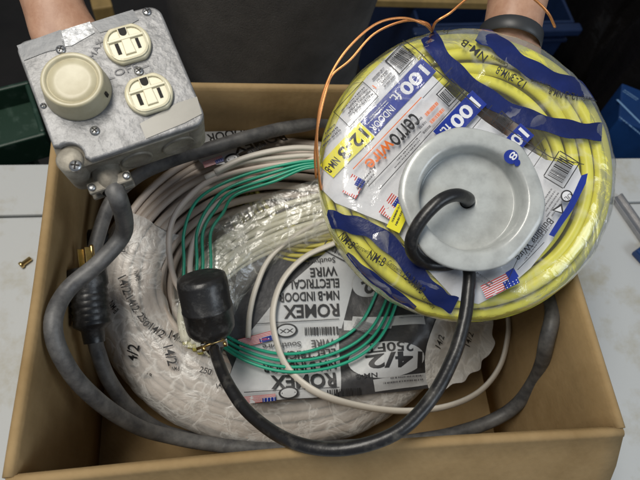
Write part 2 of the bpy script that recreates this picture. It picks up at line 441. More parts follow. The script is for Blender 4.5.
# milky printed film round the left and front of the ring
def filmring(a0, a1, na, s0, s1, ns, off, amp, nscale=38):
    mb = MB(); vs = []
    for i in range(na+1):
        a = a0 + (a1-a0)*i/na
        for j in range(ns+1):
            q = s0 + (s1-s0)*j/ns
            edge = math.sin(6*a)*.05 + math.sin(23*a)*.03
            q2 = q + (edge if j in (0, ns) else 0)
            p = ringpt(a, (HW+.006+off)*math.cos(q2), (.028+off)*math.sin(q2))
            c = ringpt(a, 0, 0); d = (p-c).normalized()
            nz = noise.noise(p*nscale) * amp*.7 + (abs(noise.noise(p*nscale*1.3 + V((5, 5, 5)))) + .22*abs(noise.noise(p*nscale*3 + V((2, 5, 8))))) * amp
            if i in (0, na): p += ringpt(a + .05*noise.noise(p*40), 0, 0) - c
            vs.append(p + d*nz)
    m = ns+1
    mb.add(vs, [(i*m+j, (i+1)*m+j, (i+1)*m+j+1, i*m+j+1) for i in range(na) for j in range(ns)], 0, True)
    return mb
wrapmb = filmring(math.radians(150), math.radians(352), 300, math.radians(-35), math.radians(128), 70, .003, .0021, 30)
def filmh(x, y):
    q = rho(x, y); a = math.atan2((y-CY)/RY, (x-CX)/RX)
    rr = (q-1) * (RX*abs(math.cos(a)) + RY*abs(math.sin(a)))
    return zc(y) + .031*math.sqrt(max(.02, 1 - (rr/(HW+.0095))**2)) + .0042
SF = Surf(V((0, 0, 0)), V((1, 0, 0)), V((0, 1, 0)), V((0, 0, 1)), filmh)
pr = Print(SF, .0006)
for (x, y, ang, hh, txt) in ((121, 287, 70, 9, '14/2'), (135, 277, 74, 5, 'NM-B'), (130, 306, 62, 8, '14/2'), (141, 322, 55, 7, '250'), (155, 334, 35, 8, '14/2'),
        (138, 357, -80, 11, '14/2'), (166, 357, 75, 10, '14/2'), (176, 341, 20, 8, '14/2'), (147, 379, -5, 5, 'NM-B'), (176, 371, 0, 4, 'NM-B'),
        (127, 245, -80, 8, '14/2'), (124, 235, -80, 4, 'NM-B'), (205, 374, 15, 6, '250'), (112, 310, 60, 6, 'NM-B'), (222, 388, -15, 5, '14/2')):
    a = math.radians(ang); l = hh*2.0; dx, dy = math.cos(a)*l/2, math.sin(a)*l/2
    pr.text(txt, (x-dx, y-dy), (x+dx, y+dy), hh, INKB, .012)
wrapmb.add(pr.mb.v, pr.mb.f, 1); wrapmb.build('plastic_wrap', [MILKY, INKB], coil)
# black and white printed sheet over the front right of the ring
SWN = Surf(V((0, 0, 0)), V((1, 0, 0)), V((0, 1, 0)), V((0, 0, 1)), lambda x, y: HWf(x, y) + .0022*noise.noise(V((x*22, y*22, 2))) + (.0005 + .004*min(1, max(0, (x-.17)/.04)))*noise.noise(V((x*55, y*55, 5))))
pr = Print(SWN, .0045)
sheet = [(232, 300), (240, 262), (265, 232), (300, 214), (352, 205), (420, 240), (446, 292), (440, 330), (436, 360), (430, 389), (395, 393), (350, 397), (300, 400), (262, 402), (238, 398), (228, 384), (232, 368), (222, 345), (222, 320)]
pr.poly(sheet, WRAPB, .004); pr.lay += 4
pr.poly([(330, 250), (345, 243), (368, 262), (352, 288), (341, 330), (338, 330), (262, 333), (238, 366), (232, 372), (246, 338), (285, 290)], WRAPW)      # upper white block
pr.poly([(232, 371), (240, 350), (262, 332), (338, 330), (340, 392), (330, 398), (262, 402), (238, 398), (228, 384)], WRAPW)           # lower white block
pr.poly([(352, 318), (422, 316), (424, 326), (350, 329)], WRAPW); pr.poly([(343, 322), (392, 321), (390, 330), (343, 332)], WRAPW)
pr.poly([(372, 381), (425, 374), (426, 386), (374, 393)], WRAPW)
pr.poly([(424, 354), (436, 318), (452, 288), (466, 288), (474, 299), (483, 305), (484, 315), (491, 323), (490, 336), (493, 345), (487, 356), (480, 362), (478, 371), (468, 375), (462, 383), (451, 385), (442, 391), (427, 389)], TAILF, .0025, True)
pr.ell((385, 361), 38, 18, math.radians(-5), WRAPW); pr.ell((372, 282), 22, 15, math.radians(-30), WRAPW)
T = pr.text
T('14/2', (421, 354), (364, 358), 15, INKB, .03)
T('250FT', (412, 343), (364, 347), 9, INKB, .02); T('NM-B', (376, 374), (354, 376), 4.5, INKB, .015)
T('14/2', (392, 272), (360, 285), 13, INKB, .03)
# upper block, upside down for us
T('ROMEX', (338, 306), (283, 308), 13, INKB, .025); T('NM-B INDOOR', (338, 293), (278, 296), 9, INKB, .02)
T('ELECTRICAL', (338, 281), (288, 283), 9, INKB, .02); T('WIRE', (336, 269), (309, 271), 9, INKB, .02); T('Southwire', (334, 260), (302, 263), 5, INKB, .01)
pr.barcode((352, 268), (322, 252), -13, INKB, seed=4, box=True)
pr.barcode((340, 327), (300, 328), 11, INKB, seed=5, box=False)
pr.line([(338, 321), (255, 326)], .7, INKB)
pr.ell((286, 333), 11, 7, -.1, INKB); pr.ell((286, 333), 9, 5.5, -.1, WRAPW)
T('XX', (293, 331), (279, 332), 4, INKB, .02)
pr.flag((272, 333), (238, 342), 9); T('ROMEX', (334, 375), (270, 378), 13, INKB, .025); T('NM-B INDOOR', (334, 362), (262, 366), 9, INKB, .02)
T('ELECTRICAL', (334, 351), (276, 354), 8, INKB, .02); T('WIRE', (334, 341), (310, 343), 7, INKB, .015); T('Southwire', (300, 344), (262, 347), 5, INKB, .01)
pr.line([(338, 389), (244, 394)], .7, INKB); pr.barcode((362, 388), (322, 391), 9, INKB, seed=6, box=False)
pr.ell((288, 395), 10, 6, -.1, INKB); pr.ell((288, 395), 8, 4.6, -.1, WRAPW); pr.flag((275, 396), (244, 399), 7)
pr.fine((420, 317), (395, 318), 5, INKG, 2, 3); pr.fine((420, 376), (380, 380), 6, INKG, 2, 4)
T('14/2', (437, 352), (441, 340), 6, INKB, .01); T('NM-B', (446, 372), (452, 358), 5, INKB, .01); T('14/2', (466, 350), (470, 337), 6, INKB, .01)
# the narrow part in front of the yellow coil: grey barcode column
pr.barcode((352, 318), (346, 330), 30, INKG, seed=8, box=False)
pr.build('printed_sheet', coil)
# the sheet's end thrown over the far side of the ring
pr = Print(SW, .0075)
pr.poly([(196, 140), (210, 128), (240, 124), (272, 119), (291, 121), (286, 132), (262, 146), (238, 158), (226, 168), (205, 170), (190, 158)], WRAPW, .006)
T = pr.text
T('NM-B INDOOR', (283, 124), (207, 139), 8, INKB, .02); T('ROMEX', (282, 137), (230, 150), 9, INKB, .025); T('14/2', (286, 121), (255, 123), 4, INKB, .015)
pr.ell((232, 163), 8, 5, -.3, INKB); pr.ell((232, 163), 5.5, 3, -.3, WRAPW)
pr.flag((222, 160), (203, 167), 6); pr.barcode((266, 146), (244, 158), 6, INKB, seed=3, box=False)
pr.build('printed_sheet', coil)

# ================================================================== LOOSE WIRES ON THE COIL
W = SW.W
def wire(name, label, cat, specs, r, m, flat=1, group=None, sides=10, up=None):
    mb = MB()
    for pts, closed in specs: tube(mb, pts, r, sides, flat, 8, closed, up=up)
    o = mb.build(name, m); return tag(o, label, cat, group)
g = []
gl = [(183, 300), (184, 262), (184, 232), (196, 202), (222, 184), (262, 170), (310, 161), (350, 165), (388, 195), (404, 245), (392, 300), (372, 338), (336, 360), (288, 367), (245, 356), (212, 335)]
for k in range(4):
    pts = []
    sx = [0, 13, 19, 27][k]; sy = [0, 4, 8, 11][k]
    for i, (x, y) in enumerate(gl):
        if i < 6: pts.append(W(x + sx*(1 if i < 4 else .5), y + (sy if i > 2 else 0), .026 + .001*k))
        elif i < 9: pts.append(W(x, y + sy*.6, .027 + .001*k))
        else:
            dy = [-13, -6, 0, 5][k]; dx = [-22, -6, 0, 6][k]*(1 if 10 <= i <= 12 else .4)
            pts.append(W(x + dx*.6, y + dy, .011 + .002*k))
    g += pts + ([W(200 + 4*k, 318, .012)] if k < 3 else [])
wire('green_wire', 'bundle of thin green insulated wire looped over the white coil', 'wire', [(g, False)], .00165, GREEN)
def fl(pts, d): return [W(x, y, d) for x, y in pts]
wire('beige_wire', 'pinkish beige wire arching high over the left inside of the coil above the plug', 'wire',
     [(fl([(186, 300), (174, 278), (169, 248), (172, 222), (186, 200), (212, 180), (258, 168), (300, 163), (345, 160)], .02), False)], .0035, CABLE, .75, 'single wires loose on the coil')
wire('beige_wire', 'beige wire curving through the green bundle beside the black plug', 'wire',
     [(fl([(192, 300), (190, 262), (196, 235), (212, 208), (240, 190), (280, 172), (318, 158), (345, 152)], .024), False)], .0033, CABLE, .75, 'single wires loose on the coil')
wire('beige_wire', 'pale wire behind the copper strands along the back of the coil', 'wire',
     [(fl([(215, 172), (245, 158), (285, 149), (318, 149), (360, 158)], .022), False)], .0042, WHITEW, .75, 'single wires loose on the coil')
wire('beige_wire', 'pale wire just below another along the back of the coil beside the green wires', 'wire',
     [(fl([(205, 178), (240, 163), (285, 157), (318, 156), (360, 166)], .018), False)], .0042, WHITEW, .75, 'single wires loose on the coil')
wire('white_cable', 'white flat cable swooping across the black and white printed sheet', 'cable',
     [(fl([(352, 234), (335, 243), (305, 257), (283, 280), (273, 310), (276, 340), (289, 370), (318, 393), (360, 406), (405, 411), (448, 406), (480, 391), (500, 366), (508, 335), (508, 312)], .013), False)], .0048, WHITEW, .55)
wire('white_cable', 'thin off-white wire standing over the dark centre of the coil', 'cable',
     [(fl([(352, 214), (325, 220), (295, 236), (270, 258), (257, 285), (250, 312), (248, 338)], .012), False)], .0036, WHITEW, .75)
# clear bag with pale and yellow strands, in the hole of the coil
bag = thing('cable_bundle', 'clear plastic bag of pale and yellow strands in the middle of the white coil', 'cable bundle', W(265, 250, -.01))
mb = MB(); rnd = random.Random(5)
for k in range(9):
    dx, dy = k*2.4, k*5.2
    pts = [W(x + dx*(.5 + i*.12) + rnd.uniform(-3, 3), y + dy*(1 - i*.09) + rnd.uniform(-2, 2), .006 + rnd.uniform(0, .006)) for i, (x, y) in enumerate([(350, 185), (318, 194), (280, 208), (245, 224), (215, 246), (193, 275), (182, 310), (186, 340)])]
    tube(mb, pts, .0039, 10, .8, 6)
mb.build('pale_strand', PALEW, bag)
mb = MB()
for k in range(8):
    pts = [W(x + k*3.0 + rnd.uniform(-1, 1), y - k*5.2 + rnd.uniform(-1, 1), .001 + .001*k - (.012 if x == 240 else .035 if x == 230 else 0)) for x, y in [(352, 250), (335, 258), (308, 266), (280, 264), (256, 252), (240, 236), (230, 214)]]
    tube(mb, pts, .0030, 10, .8, 6)
for k in range(4):
    pts = [W(x + k*5, y + k*3, .004) for x, y in [(186, 345), (182, 310), (190, 280), (205, 258)]]
    tube(mb, pts, .0036, 10, .8, 6)
mb.build('yellow_strand', YELD, bag)
mb = MB(); vs = []; na, nb = 46, 30
e0 = [(352, 172), (300, 184), (250, 202), (208, 228), (184, 262), (172, 300), (176, 345)]; e1 = [(352, 236), (322, 244), (288, 256), (262, 276), (240, 304), (226, 336), (214, 352)]
c0 = catmull([V((x, y, 0)) for x, y in e0], 8); c1 = catmull([V((x, y, 0)) for x, y in e1], 8); na = len(c0)-1
for i in range(na+1):
    for j in range(nb+1):
        p = c0[i].lerp(c1[i], j/nb); q = math.sin(math.pi*j/nb)
        w = W(p.x, p.y, .004 + .017*q**.6); d = noise.noise(V((i*.35, j*.55, 1)))*.0025*q
        vs.append(w + V((0, 0, d)))
mb.add(vs, [(i*(nb+1)+j, (i+1)*(nb+1)+j, (i+1)*(nb+1)+j+1, i*(nb+1)+j+1) for i in range(na) for j in range(nb)])
mb.build('plastic_bag', BAGF, bag)

# ================================================================== OUTLET BOX held up at the left, with its grey cord and plug
n_c = V((.15, .223, .963)).normalized()
e1 = V((.905, .361, -.224)); e1 = (e1 - n_c*e1.dot(n_c)).normalized(); e2 = n_c.cross(e1)
oc = CAM + R @ V((-.1533, .1158, -.4234)); ex, ey, en = R @ e1, R @ e2, R @ n_c
MO = frame(oc, ex, ey, en); SP = Surf(oc, ex, ey, en, lambda u, v: 0.0)
ob = thing('outlet_box', 'galvanised metal outlet box with ivory dimmer knob and duplex sockets held at the carton corner', 'outlet box', oc - en*.05)
A, B = .0545, .0525
def rrect(a, b, r, n=6, cx=0, cy=0):
    o = []
    for sx, sy, q0 in ((1, 1, 0), (-1, 1, 90), (-1, -1, 180), (1, -1, 270)):
        for k in range(n+1):
            q = math.radians(q0 + 90*k/n); o.append((cx + sx*(a-r) + r*math.cos(q), cy + sy*(b-r) + r*math.sin(q)))
    return o
mb = MB()
def loft(mb, M, secs, mat=0, cap=(True, True), smooth=True):
    n = len(secs[0][0]); vs = []
    for o, z in secs: vs += [M @ V((x, y, z)) for x, y in o]
    fs = [(i*n+k, i*n+(k+1) % n, (i+1)*n+(k+1) % n, (i+1)*n+k) for i in range(len(secs)-1) for k in range(n)]
    if cap[0]: fs.append(tuple(range(n))[::-1])
    if cap[1]: fs.append(tuple((len(secs)-1)*n+k for k in range(n)))
    mb.add(vs, fs, mat, smooth)
loft(mb, MO, [(rrect(A-.006, B-.006, .010), -.052), (rrect(A-.004, B-.004, .011), -.050), (rrect(A-.002, B-.002, .012), -.012), (rrect(A-.002, B-.002, .012), -.009), (rrect(A, B, .012), -.0085), (rrect(A, B, .012), -.005)], 0)
for sx, sy in ((1, 1), (-1, -1), (1, -1), (-1, 1)):                                    # corner screw bosses
    ob_ = .0075 if (sx, sy) == (-1, -1) else .0100
    lathe(mb, MO @ Matrix.Translation((sx*(A-ob_), sy*(B-ob_), 0)), [(.009, -.045), (.0095, -.004), (.008, -.0025), (0.0001, -.0025)], 24)
mb.build('box_body', CASTB, ob)
def notch(sx, sy):                                                                     # cover outline with its corners cut round the screws
    pass
cov = []
def arc(cx, cy, r, a0, a1, n=8): return [(cx + r*math.cos(math.radians(a0+(a1-a0)*k/n)), cy + r*math.sin(math.radians(a0+(a1-a0)*k/n))) for k in range(n+1)]
a_, b_ = A-.0005, B-.0005
cov += arc(a_-.010, b_-.010, .010, 0, 90)
cov += arc(-a_+.008, b_-.008, .008, 90, 180)
cov += [(-a_, -b_+.019)] + arc(-a_+.0075, -b_+.0075, .0105, 110, -20, 10) + [(-a_+.0205, -b_)]
cov += arc(a_-.010, -b_+.010, .010, -90, 0)
mb = MB(); prism(mb, MO, cov, -.0045, .0, 0, .0018, False)
plate = mb.build('cover_plate', CAST, ob)
# tape strips lying on the cover
def tape(px, m):
    pr = Print(SP, .0004); pr.poly(px, m, .01); pr.build('tape', ob)
tape([(17, 46), (61, 30), (66, 48), (47, 52), (24, 61)], TAPEG); tape([(61, 31), (90, 22), (95, 33), (72, 46), (63, 47)], SILV)
tape([(91, 23), (133, 10), (139, 20), (128, 26), (100, 33)], TAPEG); tape([(140, 124), (178, 103), (197, 97), (202, 114), (185, 123), (146, 139)], TAPEB)
pr = Print(SP, .0006)
pr.text('OFF', (116, 77), (139, 69), 6.5, INKG, .0); pr.text('MAX', (94, 60), (104, 41), 6, INKG, .0)
pr.line([(108, 80), (115, 78)], .8, INKG); pr.line([(141, 69), (149, 66)], .8, INKG)
pr.build('scratched_marks', ob)
# knob
ku, kv = SP.hit(78.5, 91.5)
MK = MO @ Matrix.Translation((ku, kv, 0)) @ Matrix.Scale(.9, 4)
mb = MB()
lathe(mb, MK, [(.0255, .0006), (.0262, .0015), (.0258, .004), (.0236, .0185), (.0230, .0202), (.0220, .0207), (.0204, .0206), (.0194, .0200), (.0190, .0186), (.0184, .0184), (.0180, .0192), (.012, .0186), (.006, .0183), (.00005, .0182)], 72)
knob = mb.build('knob', IVORYD, ob)
mb = MB()
q = math.radians(-38); MI = MK @ Matrix.Rotation(q, 4, 'Z')
vs = [MI @ V((x, y, z)) for x, y, z in ((.02420, -.0012, .0135), (.02420, .0012, .0135), (.0253, .0014, .0085), (.0253, -.0014, .0085))]
vs2 = [MI @ V((x, y, z)) for x, y, z in ((.0256, -.0012, .0138), (.0256, .0012, .0138), (.0263, .0014, .0085), (.0263, -.0014, .0085))]
mb.add(vs + vs2, [(4, 5, 6, 7), (0, 1, 5, 4), (1, 2, 6, 5), (2, 3, 7, 6), (3, 0, 4, 7)], 0, False)
mb.build('pointer_mark', DARK, knob)
# sockets
def receptacle(cx, cy):
    u, v = SP.hit(cx, cy); M = MO @ Matrix.Translation((u, v, 0))
    r = .0173; out = []
    fl_ = .0150
    for k in range(64):
        a = 2*math.pi*k/64; x, y = r*math.cos(a), r*math.sin(a); out.append((x, max(-fl_, min(fl_, y))))
    mb = MB()
    secs = [([(x*1.0, y*1.0) for x, y in out], .0), ([(x, y) for x, y in out], .0030), ([(x*.97, y*.965) for x, y in out], .0042), ([(x*.9, y*.9) for x, y in out], .0046)]
    loft(mb, M, secs, 0, (True, False))
    # recess: face drops towards the blades
    inner = [(x*.9, y*.9) for x, y in out]
    loft(mb, M, [(inner, .0046), ([(x*.86, y*.84) for x, y in out], .0046)], 0, (False, True))
    o = mb.build('socket', IVORY, ob)
    mb = MB()                                       # face: low shelf at the blades under a raised brow, a bridge between the slots
    prism(mb, M, [(-.0140, .0022), (.0140, .0022), (.0135, .0042), (.0036, .0046), (.0036, .0125), (-.0036, .0125), (-.0036, .0046), (-.0135, .0042)], .0044, .0062, 0, .0005)
    prism(mb, M, [(-.0040, -.0098), (.0040, -.0098), (.0034, .0026), (-.0034, .0026)], .0044, .0060, 0, .0006)
    rim = rrect(.0142, .0134, .0095, 6, 0, -.0006); rin = rrect(.0128, .0121, .0085, 6, 0, -.0006)
    loft(mb, M, [(rim, .0043), (rim, .0056), (rin, .0060), (rin, .0047)], 0, (False, False), False)
    mb.build('slot_frame', IVORY, o)
    for x0, x1, y0, y1 in ((-.0090, -.0062, -.0078, .0012), (.0064, .0088, -.0070, .0012)):
        mb = MB(); prism(mb, M, [(x0, y0), (x1, y0), (x1, y1), (x0, y1)], .0046, .0052, 0); mb.build('slot', DARK, o)
    mb = MB()
    g_ = [(-.0028, .0116), (-.0028, .0078)] + [(.0028*math.cos(math.radians(180+180*k/8)), .0078 + .0028*math.sin(math.radians(180+180*k/8))) for k in range(1, 8)] + [(.0028, .0078), (.0028, .0116)]
    prism(mb, M, g_, .0060, .0064, 0)
    mb.build('ground_hole', DARK, o)
receptacle(128, 46); receptacle(149.5, 95.5)
def screw(px, r=.0042, z=.0012, hgt=None, parent=None):
    u, v = SP.hit(*px); M = MO @ Matrix.Translation((u, v, 0)) @ Matrix.Rotation(random.uniform(0, 3), 4, 'Z')
    if hgt is not None: M = M @ Matrix.Translation((0, 0, hgt))
    mb = MB(); lathe(mb, M, [(r, -.0005), (r, z*.4), (r*.75, z), (.0001, z*1.25)], 20)
    rbox(mb, M @ Matrix.Translation((0, 0, z*1.1)), r*1.3, r*.24, z*.5, 0, 1); rbox(mb, M @ Matrix.Translation((0, 0, z*1.1+.00005)), r*.24, r*1.3, z*.5, 0, 1)
    mb.build('screw', [STEEL, DARK], ob)
for p in ((61, 50), (95, 131), (139, 71.5)): screw(p, .0035, .0012, 0.0004)
screw((147, 12), .0034, .0012, .0004); screw((43.5, 106), .0022, .001, .0003)
screw((75, 165), .0046, .002, -.0022); 
mb = MB()
# knockouts on the lower side
for (x, r) in ((.030, .0135), (-.004, .0125)):
    MD = MO @ Matrix.Translation((x, -B+.0028, -.030)) @ Matrix.Rotation(math.radians(90), 4, 'X')
    lathe(mb, MD, [(.0001, .0010), (r-.002, .0010), (r-.001, .0022), (r, .0010), (r, -.001)], 32)
mb.build('knockout', CASTB, ob)
# cord clamp at the lower left
MC = MO @ Matrix.Translation((-.0285, -B-.003, -.032)) @ Matrix.Scale(.9, 4)
mb = MB(); lathe(mb, MC @ Matrix.Rotation(math.radians(90), 4, 'X'), [(.012, -.008), (.0125, 0), (.0125, .006), (.011, .011), (.0095, .013)], 28)
rbox(mb, MC @ Matrix.Translation((0, -.008, .007)), .036, .010, .005, .0015)
rbox(mb, MC @ Matrix.Translation((0, -.008, -.007)), .036, .010, .005, .0015)
cl = mb.build('cord_clamp', CASTB, ob)
mb = MB()
for sx in (-1, 1):
    mb = MB(); lathe(mb, MC @ Matrix.Translation((sx*.0145, -.008, .0096)), [(.0032, -.001), (.0032, .0012), (.002, .002), (.0001, .0021)], 16); mb.build('clamp_screw', STEEL, cl)
# cord: clamp -> left -> front -> right -> back -> left -> plug
c0 = MC @ V((0, -.004, 0)); c1 = MC @ V((.001, -.022, -.001))
cpts = [c0, c1, P(124, 232, .25), P(100, 262, .24), P(67, 290, .236), P(53, 322, .242), P(62, 358, .225), P(92, 396, .18), P(135, 425, .125), P(172, 437, .09), P(235, 447, .075), P(310, 448, .07), P(395, 443, .07), P(460, 432, .07), P(508, 412, .085),
        P(536, 378, .135), P(547, 340, .20), P(551, 300, .21), V((.280, .23, .205)), V((.265, .31, .20)), V((.215, .362, .19))]
cpts += [W(340, 122, .022), W(300, 126, .022), W(260, 134, .022), W(215, 147, .022), W(170, 161, .02), W(138, 176, .02), W(112, 200, .012), P(97, 240, .16), P(92, 270, .15), P(92, 300, .14)]
mb = MB(); tube(mb, cpts, .0073, 16, 1, 8, jit=.0006)
mb.build('cord', GREY, ob)
# second free end seen at left: ribbed connector with brass prongs, and the doubled cord along the left side
plug2 = thing('power_plug', 'black ribbed plug with brass prongs wedged behind the grey cord at left', 'plug', P(90, 305, .16))
a, b = P(93, 330, .165), P(86, 268, .185)
mb = MB(); Mx = cylm(a, b); L = (b-a).length
prof = [(.0095, -.012), (.0105, 0)]
for k in range(6): prof += [(.0165, .004+k*.006), (.0175, .006+k*.006), (.0165, .0085+k*.006)]
prof += [(.0185, .042), (.0185, L-.002), (.016, L), (.0001, L)]
lathe(mb, Mx, prof, 32); mb.build('plug_body', PLUGB, plug2)
for dx in (-.0065, .0065):
    mb = MB(); rbox(mb, Mx @ Matrix.Translation((dx, 0, L+.009)), .0016, .0065, .020, .0005); mb.build('prong', BRASS, plug2)
mb = MB(); lathe(mb, Mx @ Matrix.Translation((0, .008, 0)), [(.0023, L-.001), (.0023, L+.020), (.0015, L+.022), (.0001, L+.022)], 14); mb.build('prong', BRASS, plug2)
mb = MB(); tube(mb, [a + (a-b).normalized()*.004, P(98, 352, .15), P(109, 380, .13), P(130, 408, .105), P(160, 430, .075), P(200, 440, .05), P(245, 444, .045)], .0072, 16, 1, 8)
mb.build('cord', GREY, plug2)
dk = tag(None or (lambda: (lambda m: (lathe(m, cylm(P(101, 262, .105), P(107, 225, .125)), [(.0001, 0), (.022, .0), (.026, .004), (.026, .030), (.022, .034), (.0001, .034)], 36), m.build('cord_connector', PLUGB))[1])(MB()))(), 'round black rubber connector in the shadow behind the grey cord', 'connector')

# ================================================================== YELLOW COIL held up at the right
n_c = V((.0, .07, 1)).normalized(); exc = V((1, 0, 0)); exc = (exc - n_c*exc.dot(n_c)).normalized()
KY = 1.05
yo = Q(471, 169.5, .486); yx, yn = R @ exc, R @ n_c; yy = yn.cross(yx)
MY = frame(yo, yx, yy, yn)
yc = thing('yellow_cable_coil', 'coil of yellow cable in clear wrap with white and blue label lifted above the carton', 'cable coil', yo - yn*.045)
def yh(u, v):
    r = math.hypot(u, v)/KY; h = 0
    if r > .095: h -= .016*((min(r, .125)-.095)/.03)**2
    if r < .075: h -= .006*(1-(r/.075)**2)
    return h + .0014*noise.noise(V((u*28, v*28, 3))) + .0005*noise.noise(V((u*60, v*60, 9)))
SY = Surf(yo, yx, yy, yn, yh); SY.rmax = .1215*KY
mb = MB(); rnd = random.Random(11)
def yring(r, z, am=.0012):
    r *= KY
    ph = rnd.uniform(0, 6.28); th = rnd.uniform(0, .02)
    pts = [MY @ V(((r + am*math.sin(2*q+ph))*math.cos(q), (r + am*math.sin(3*q+ph))*math.sin(q), z + .0012*math.sin(2*q+ph*2))) for q in [2*math.pi*k/40 for k in range(40)]]
    tube(mb, pts, .0055, 12, .9, 3, True)
for z, rs in ((-.0085, (.076, .0868, .0974, .1065)), (-.0185, (.075, .1165)), (-.029, (.075, .1195)), (-.0395, (.075, .1155)), (-.049, (.080, .09, .10, .108))):
    for r in rs: yring(r, z)
mb.build('yellow_cable', YEL, yc)
# printed label
pr = Print(SY, .0012)
lab = [(399, 46), (366, 78), (340, 116), (325, 150), (320, 172), (322, 190), (335, 203), (362, 214), (392, 226), (420, 262), (455, 300), (478, 304), (505, 290), (530, 268), (552, 240), (568, 210), (581, 178), (577, 166), (545, 160), (515, 142), (485, 122), (455, 98), (430, 74)]
pr.poly(lab, PAPER, .004); pr.lay += 5
d = V((-.69, .724)); upv = V((d.y, -d.x))             # reading direction of the label in the photo, and its "up"
def lp(o, a, b): return (o[0] + d.x*a + upv.x*b, o[1] + d.y*a + upv.y*b)
def unit(o, blue_len=88, full=True, seed=1):
    # o = start (upper right) of the blue band's lower (outer) side
    pr.quad(lp(o, 0, 0), lp(o, blue_len, 0), 20, INKBL)
    pr.text('100', lp(o, 5, 4), lp(o, 38, 4), 13, PAPER, .03); pr.text('ft.', lp(o, 41, 4), lp(o, 51, 4), 10, PAPER, .01)
    if full: pr.text('INDOOR', lp(o, 55, 10), lp(o, 86, 10), 7, PAPER, .01); pr.fine(lp(o, 55, 3), lp(o, 86, 3), 5, PAPER, 2, seed)
# blue band + yellow band of the first unit
pr.quad((441, 58), (420, 73), .1, PAPER)
o1 = (421, 59)
unit(o1)
yo1 = lp(o1, 89, 0)
pr.quad(yo1, lp(o1, 148, 0), 20, INKY); pr.text('12-3', lp(o1, 92, 4), lp(o1, 127, 4), 13, INKB, .025); pr.text('NM-B', lp(o1, 131, 5), lp(o1, 147, 6), 8, INKB, .015)
# outer row: barcode, fine print, flag
pr.barcode(lp(o1, 4, -24), lp(o1, 28, -24), 20, INKB, seed=2); pr.fine(lp(o1, 34, -22), lp(o1, 52, -22), 18, INKG, 4, 5); pr.outline(lp(o1, 58, -26), lp(o1, 100, -26), 22, INKB, .6)
pr.fine(lp(o1, 61, -22), lp(o1, 96, -22), 15, INKG, 4, 6); pr.fine(lp(o1, 108, -18), lp(o1, 140, -20), 13, INKG, 3, 7)
pr.text('1', lp(o1, 54, -16), lp(o1, 55, -16), 5, INKO)
pr.flag((352, 175), (342, 193), 15)
pr.flag((391, 194), (378, 213), 15)
# brand row
w0 = lp(o1, 52, 37); pr.text('cerro', lp(o1, 47, 31), lp(o1, 82, 31), 13, INKB, .012); pr.text('wire', lp(o1, 82, 31), lp(o1, 116, 31), 13, INKO, .012)
pr.line([lp(o1, 30, 27), lp(o1, 128, 27)], .9, INKO); pr.line([lp(o1, 55, 50), lp(o1, 130, 50)], .7, INKB); pr.line([lp(o1, -4, 56), lp(o1, 125, 60)], .7, INKB)
pr.fine(lp(o1, 62, 51), lp(o1, 100, 52), 6, INKG, 2, 8); pr.fine(lp(o1, 118, 40), lp(o1, 145, 42), 8, INKG, 2, 18)
# second unit
o2 = (470, 93)
unit(o2, 56, False, 3)
pr.barcode(lp(o2, 6, -23), lp(o2, 28, -23), 18, INKB, seed=9); pr.fine(lp(o2, 33, -20), lp(o2, 52, -20), 17, INKO, 2, 10); pr.fine(lp(o2, 54, -20), lp(o2, 66, -20), 17, INKG, 3, 11)
pr.line([lp(o2, -2, 24), lp(o2, 30, 26)], .7, INKB); pr.line([lp(o2, -2, -30), lp(o2, 40, -30)], .7, INKB)
# third unit, mostly under the metal pan
o3 = (517, 126)
pr.quad(lp(o3, 0, 0), lp(o3, 30, 0), 18, INKBL); pr.text('100', lp(o3, 3, 3), lp(o3, 29, 3), 12, PAPER, .03); pr.barcode(lp(o3, 4, -22), lp(o3, 20, -22), 16, INKB, seed=12)
pr.line([lp(o3, -4, 26), lp(o3, 44, 28)], .7, INKB)
# yellow square by the pan, right-hand side block
pr.quad((396, 205), (385, 228), 14, INKY); pr.fine((396, 206), (387, 226), 9, INKB, 2, 13)
pr.barcode((573, 166), (558, 190), -22, INKB, seed=13); pr.fine((545, 190), (530, 212), 18, INKG, 5, 14)
pr.ell((561, 198), 6, 6, 0, INKB, 20); pr.ell((561, 198), 4.6, 4.6, 0, PAPER, 20); pr.text('UL', (564, 195), (558, 200), 4, INKB)
pr.poly([(546, 212), (556, 205), (558, 216)], INKB, .01); pr.poly([(548.5, 212), (555, 208), (556, 214)], PAPER, .01)
pr.text('Building Wire', (543, 219), (510, 258), 7, INKB, .006); pr.fine((548, 225), (520, 262), -5, INKG, 2, 15); pr.fine((532, 218), (508, 250), 5, INKG, 2, 16)
pr.poly([(581, 176), (575, 178), (562, 206), (543, 236), (548, 238), (566, 212), (579, 186)], INKBL, .01)
pr.line([(540, 152), (520, 182)], .6, INKB); pr.line([(516, 143), (545, 161), (577, 168)], .8, INKB); pr.line([(538, 243), (512, 270)], .6, INKB)
pr.flag((508, 270), (476, 286), 14)
pr.quad((508, 268), (500, 273), 10, INKBL)
pr.line([(516, 250), (498, 290)], .6, INKB); pr.fine((468, 268), (492, 284), -8, INKG, 2, 17)
pr.line([(400, 47), (432, 76), (480, 118), (516, 143)], 1.0, INKB)
pr.build('paper_label', yc)
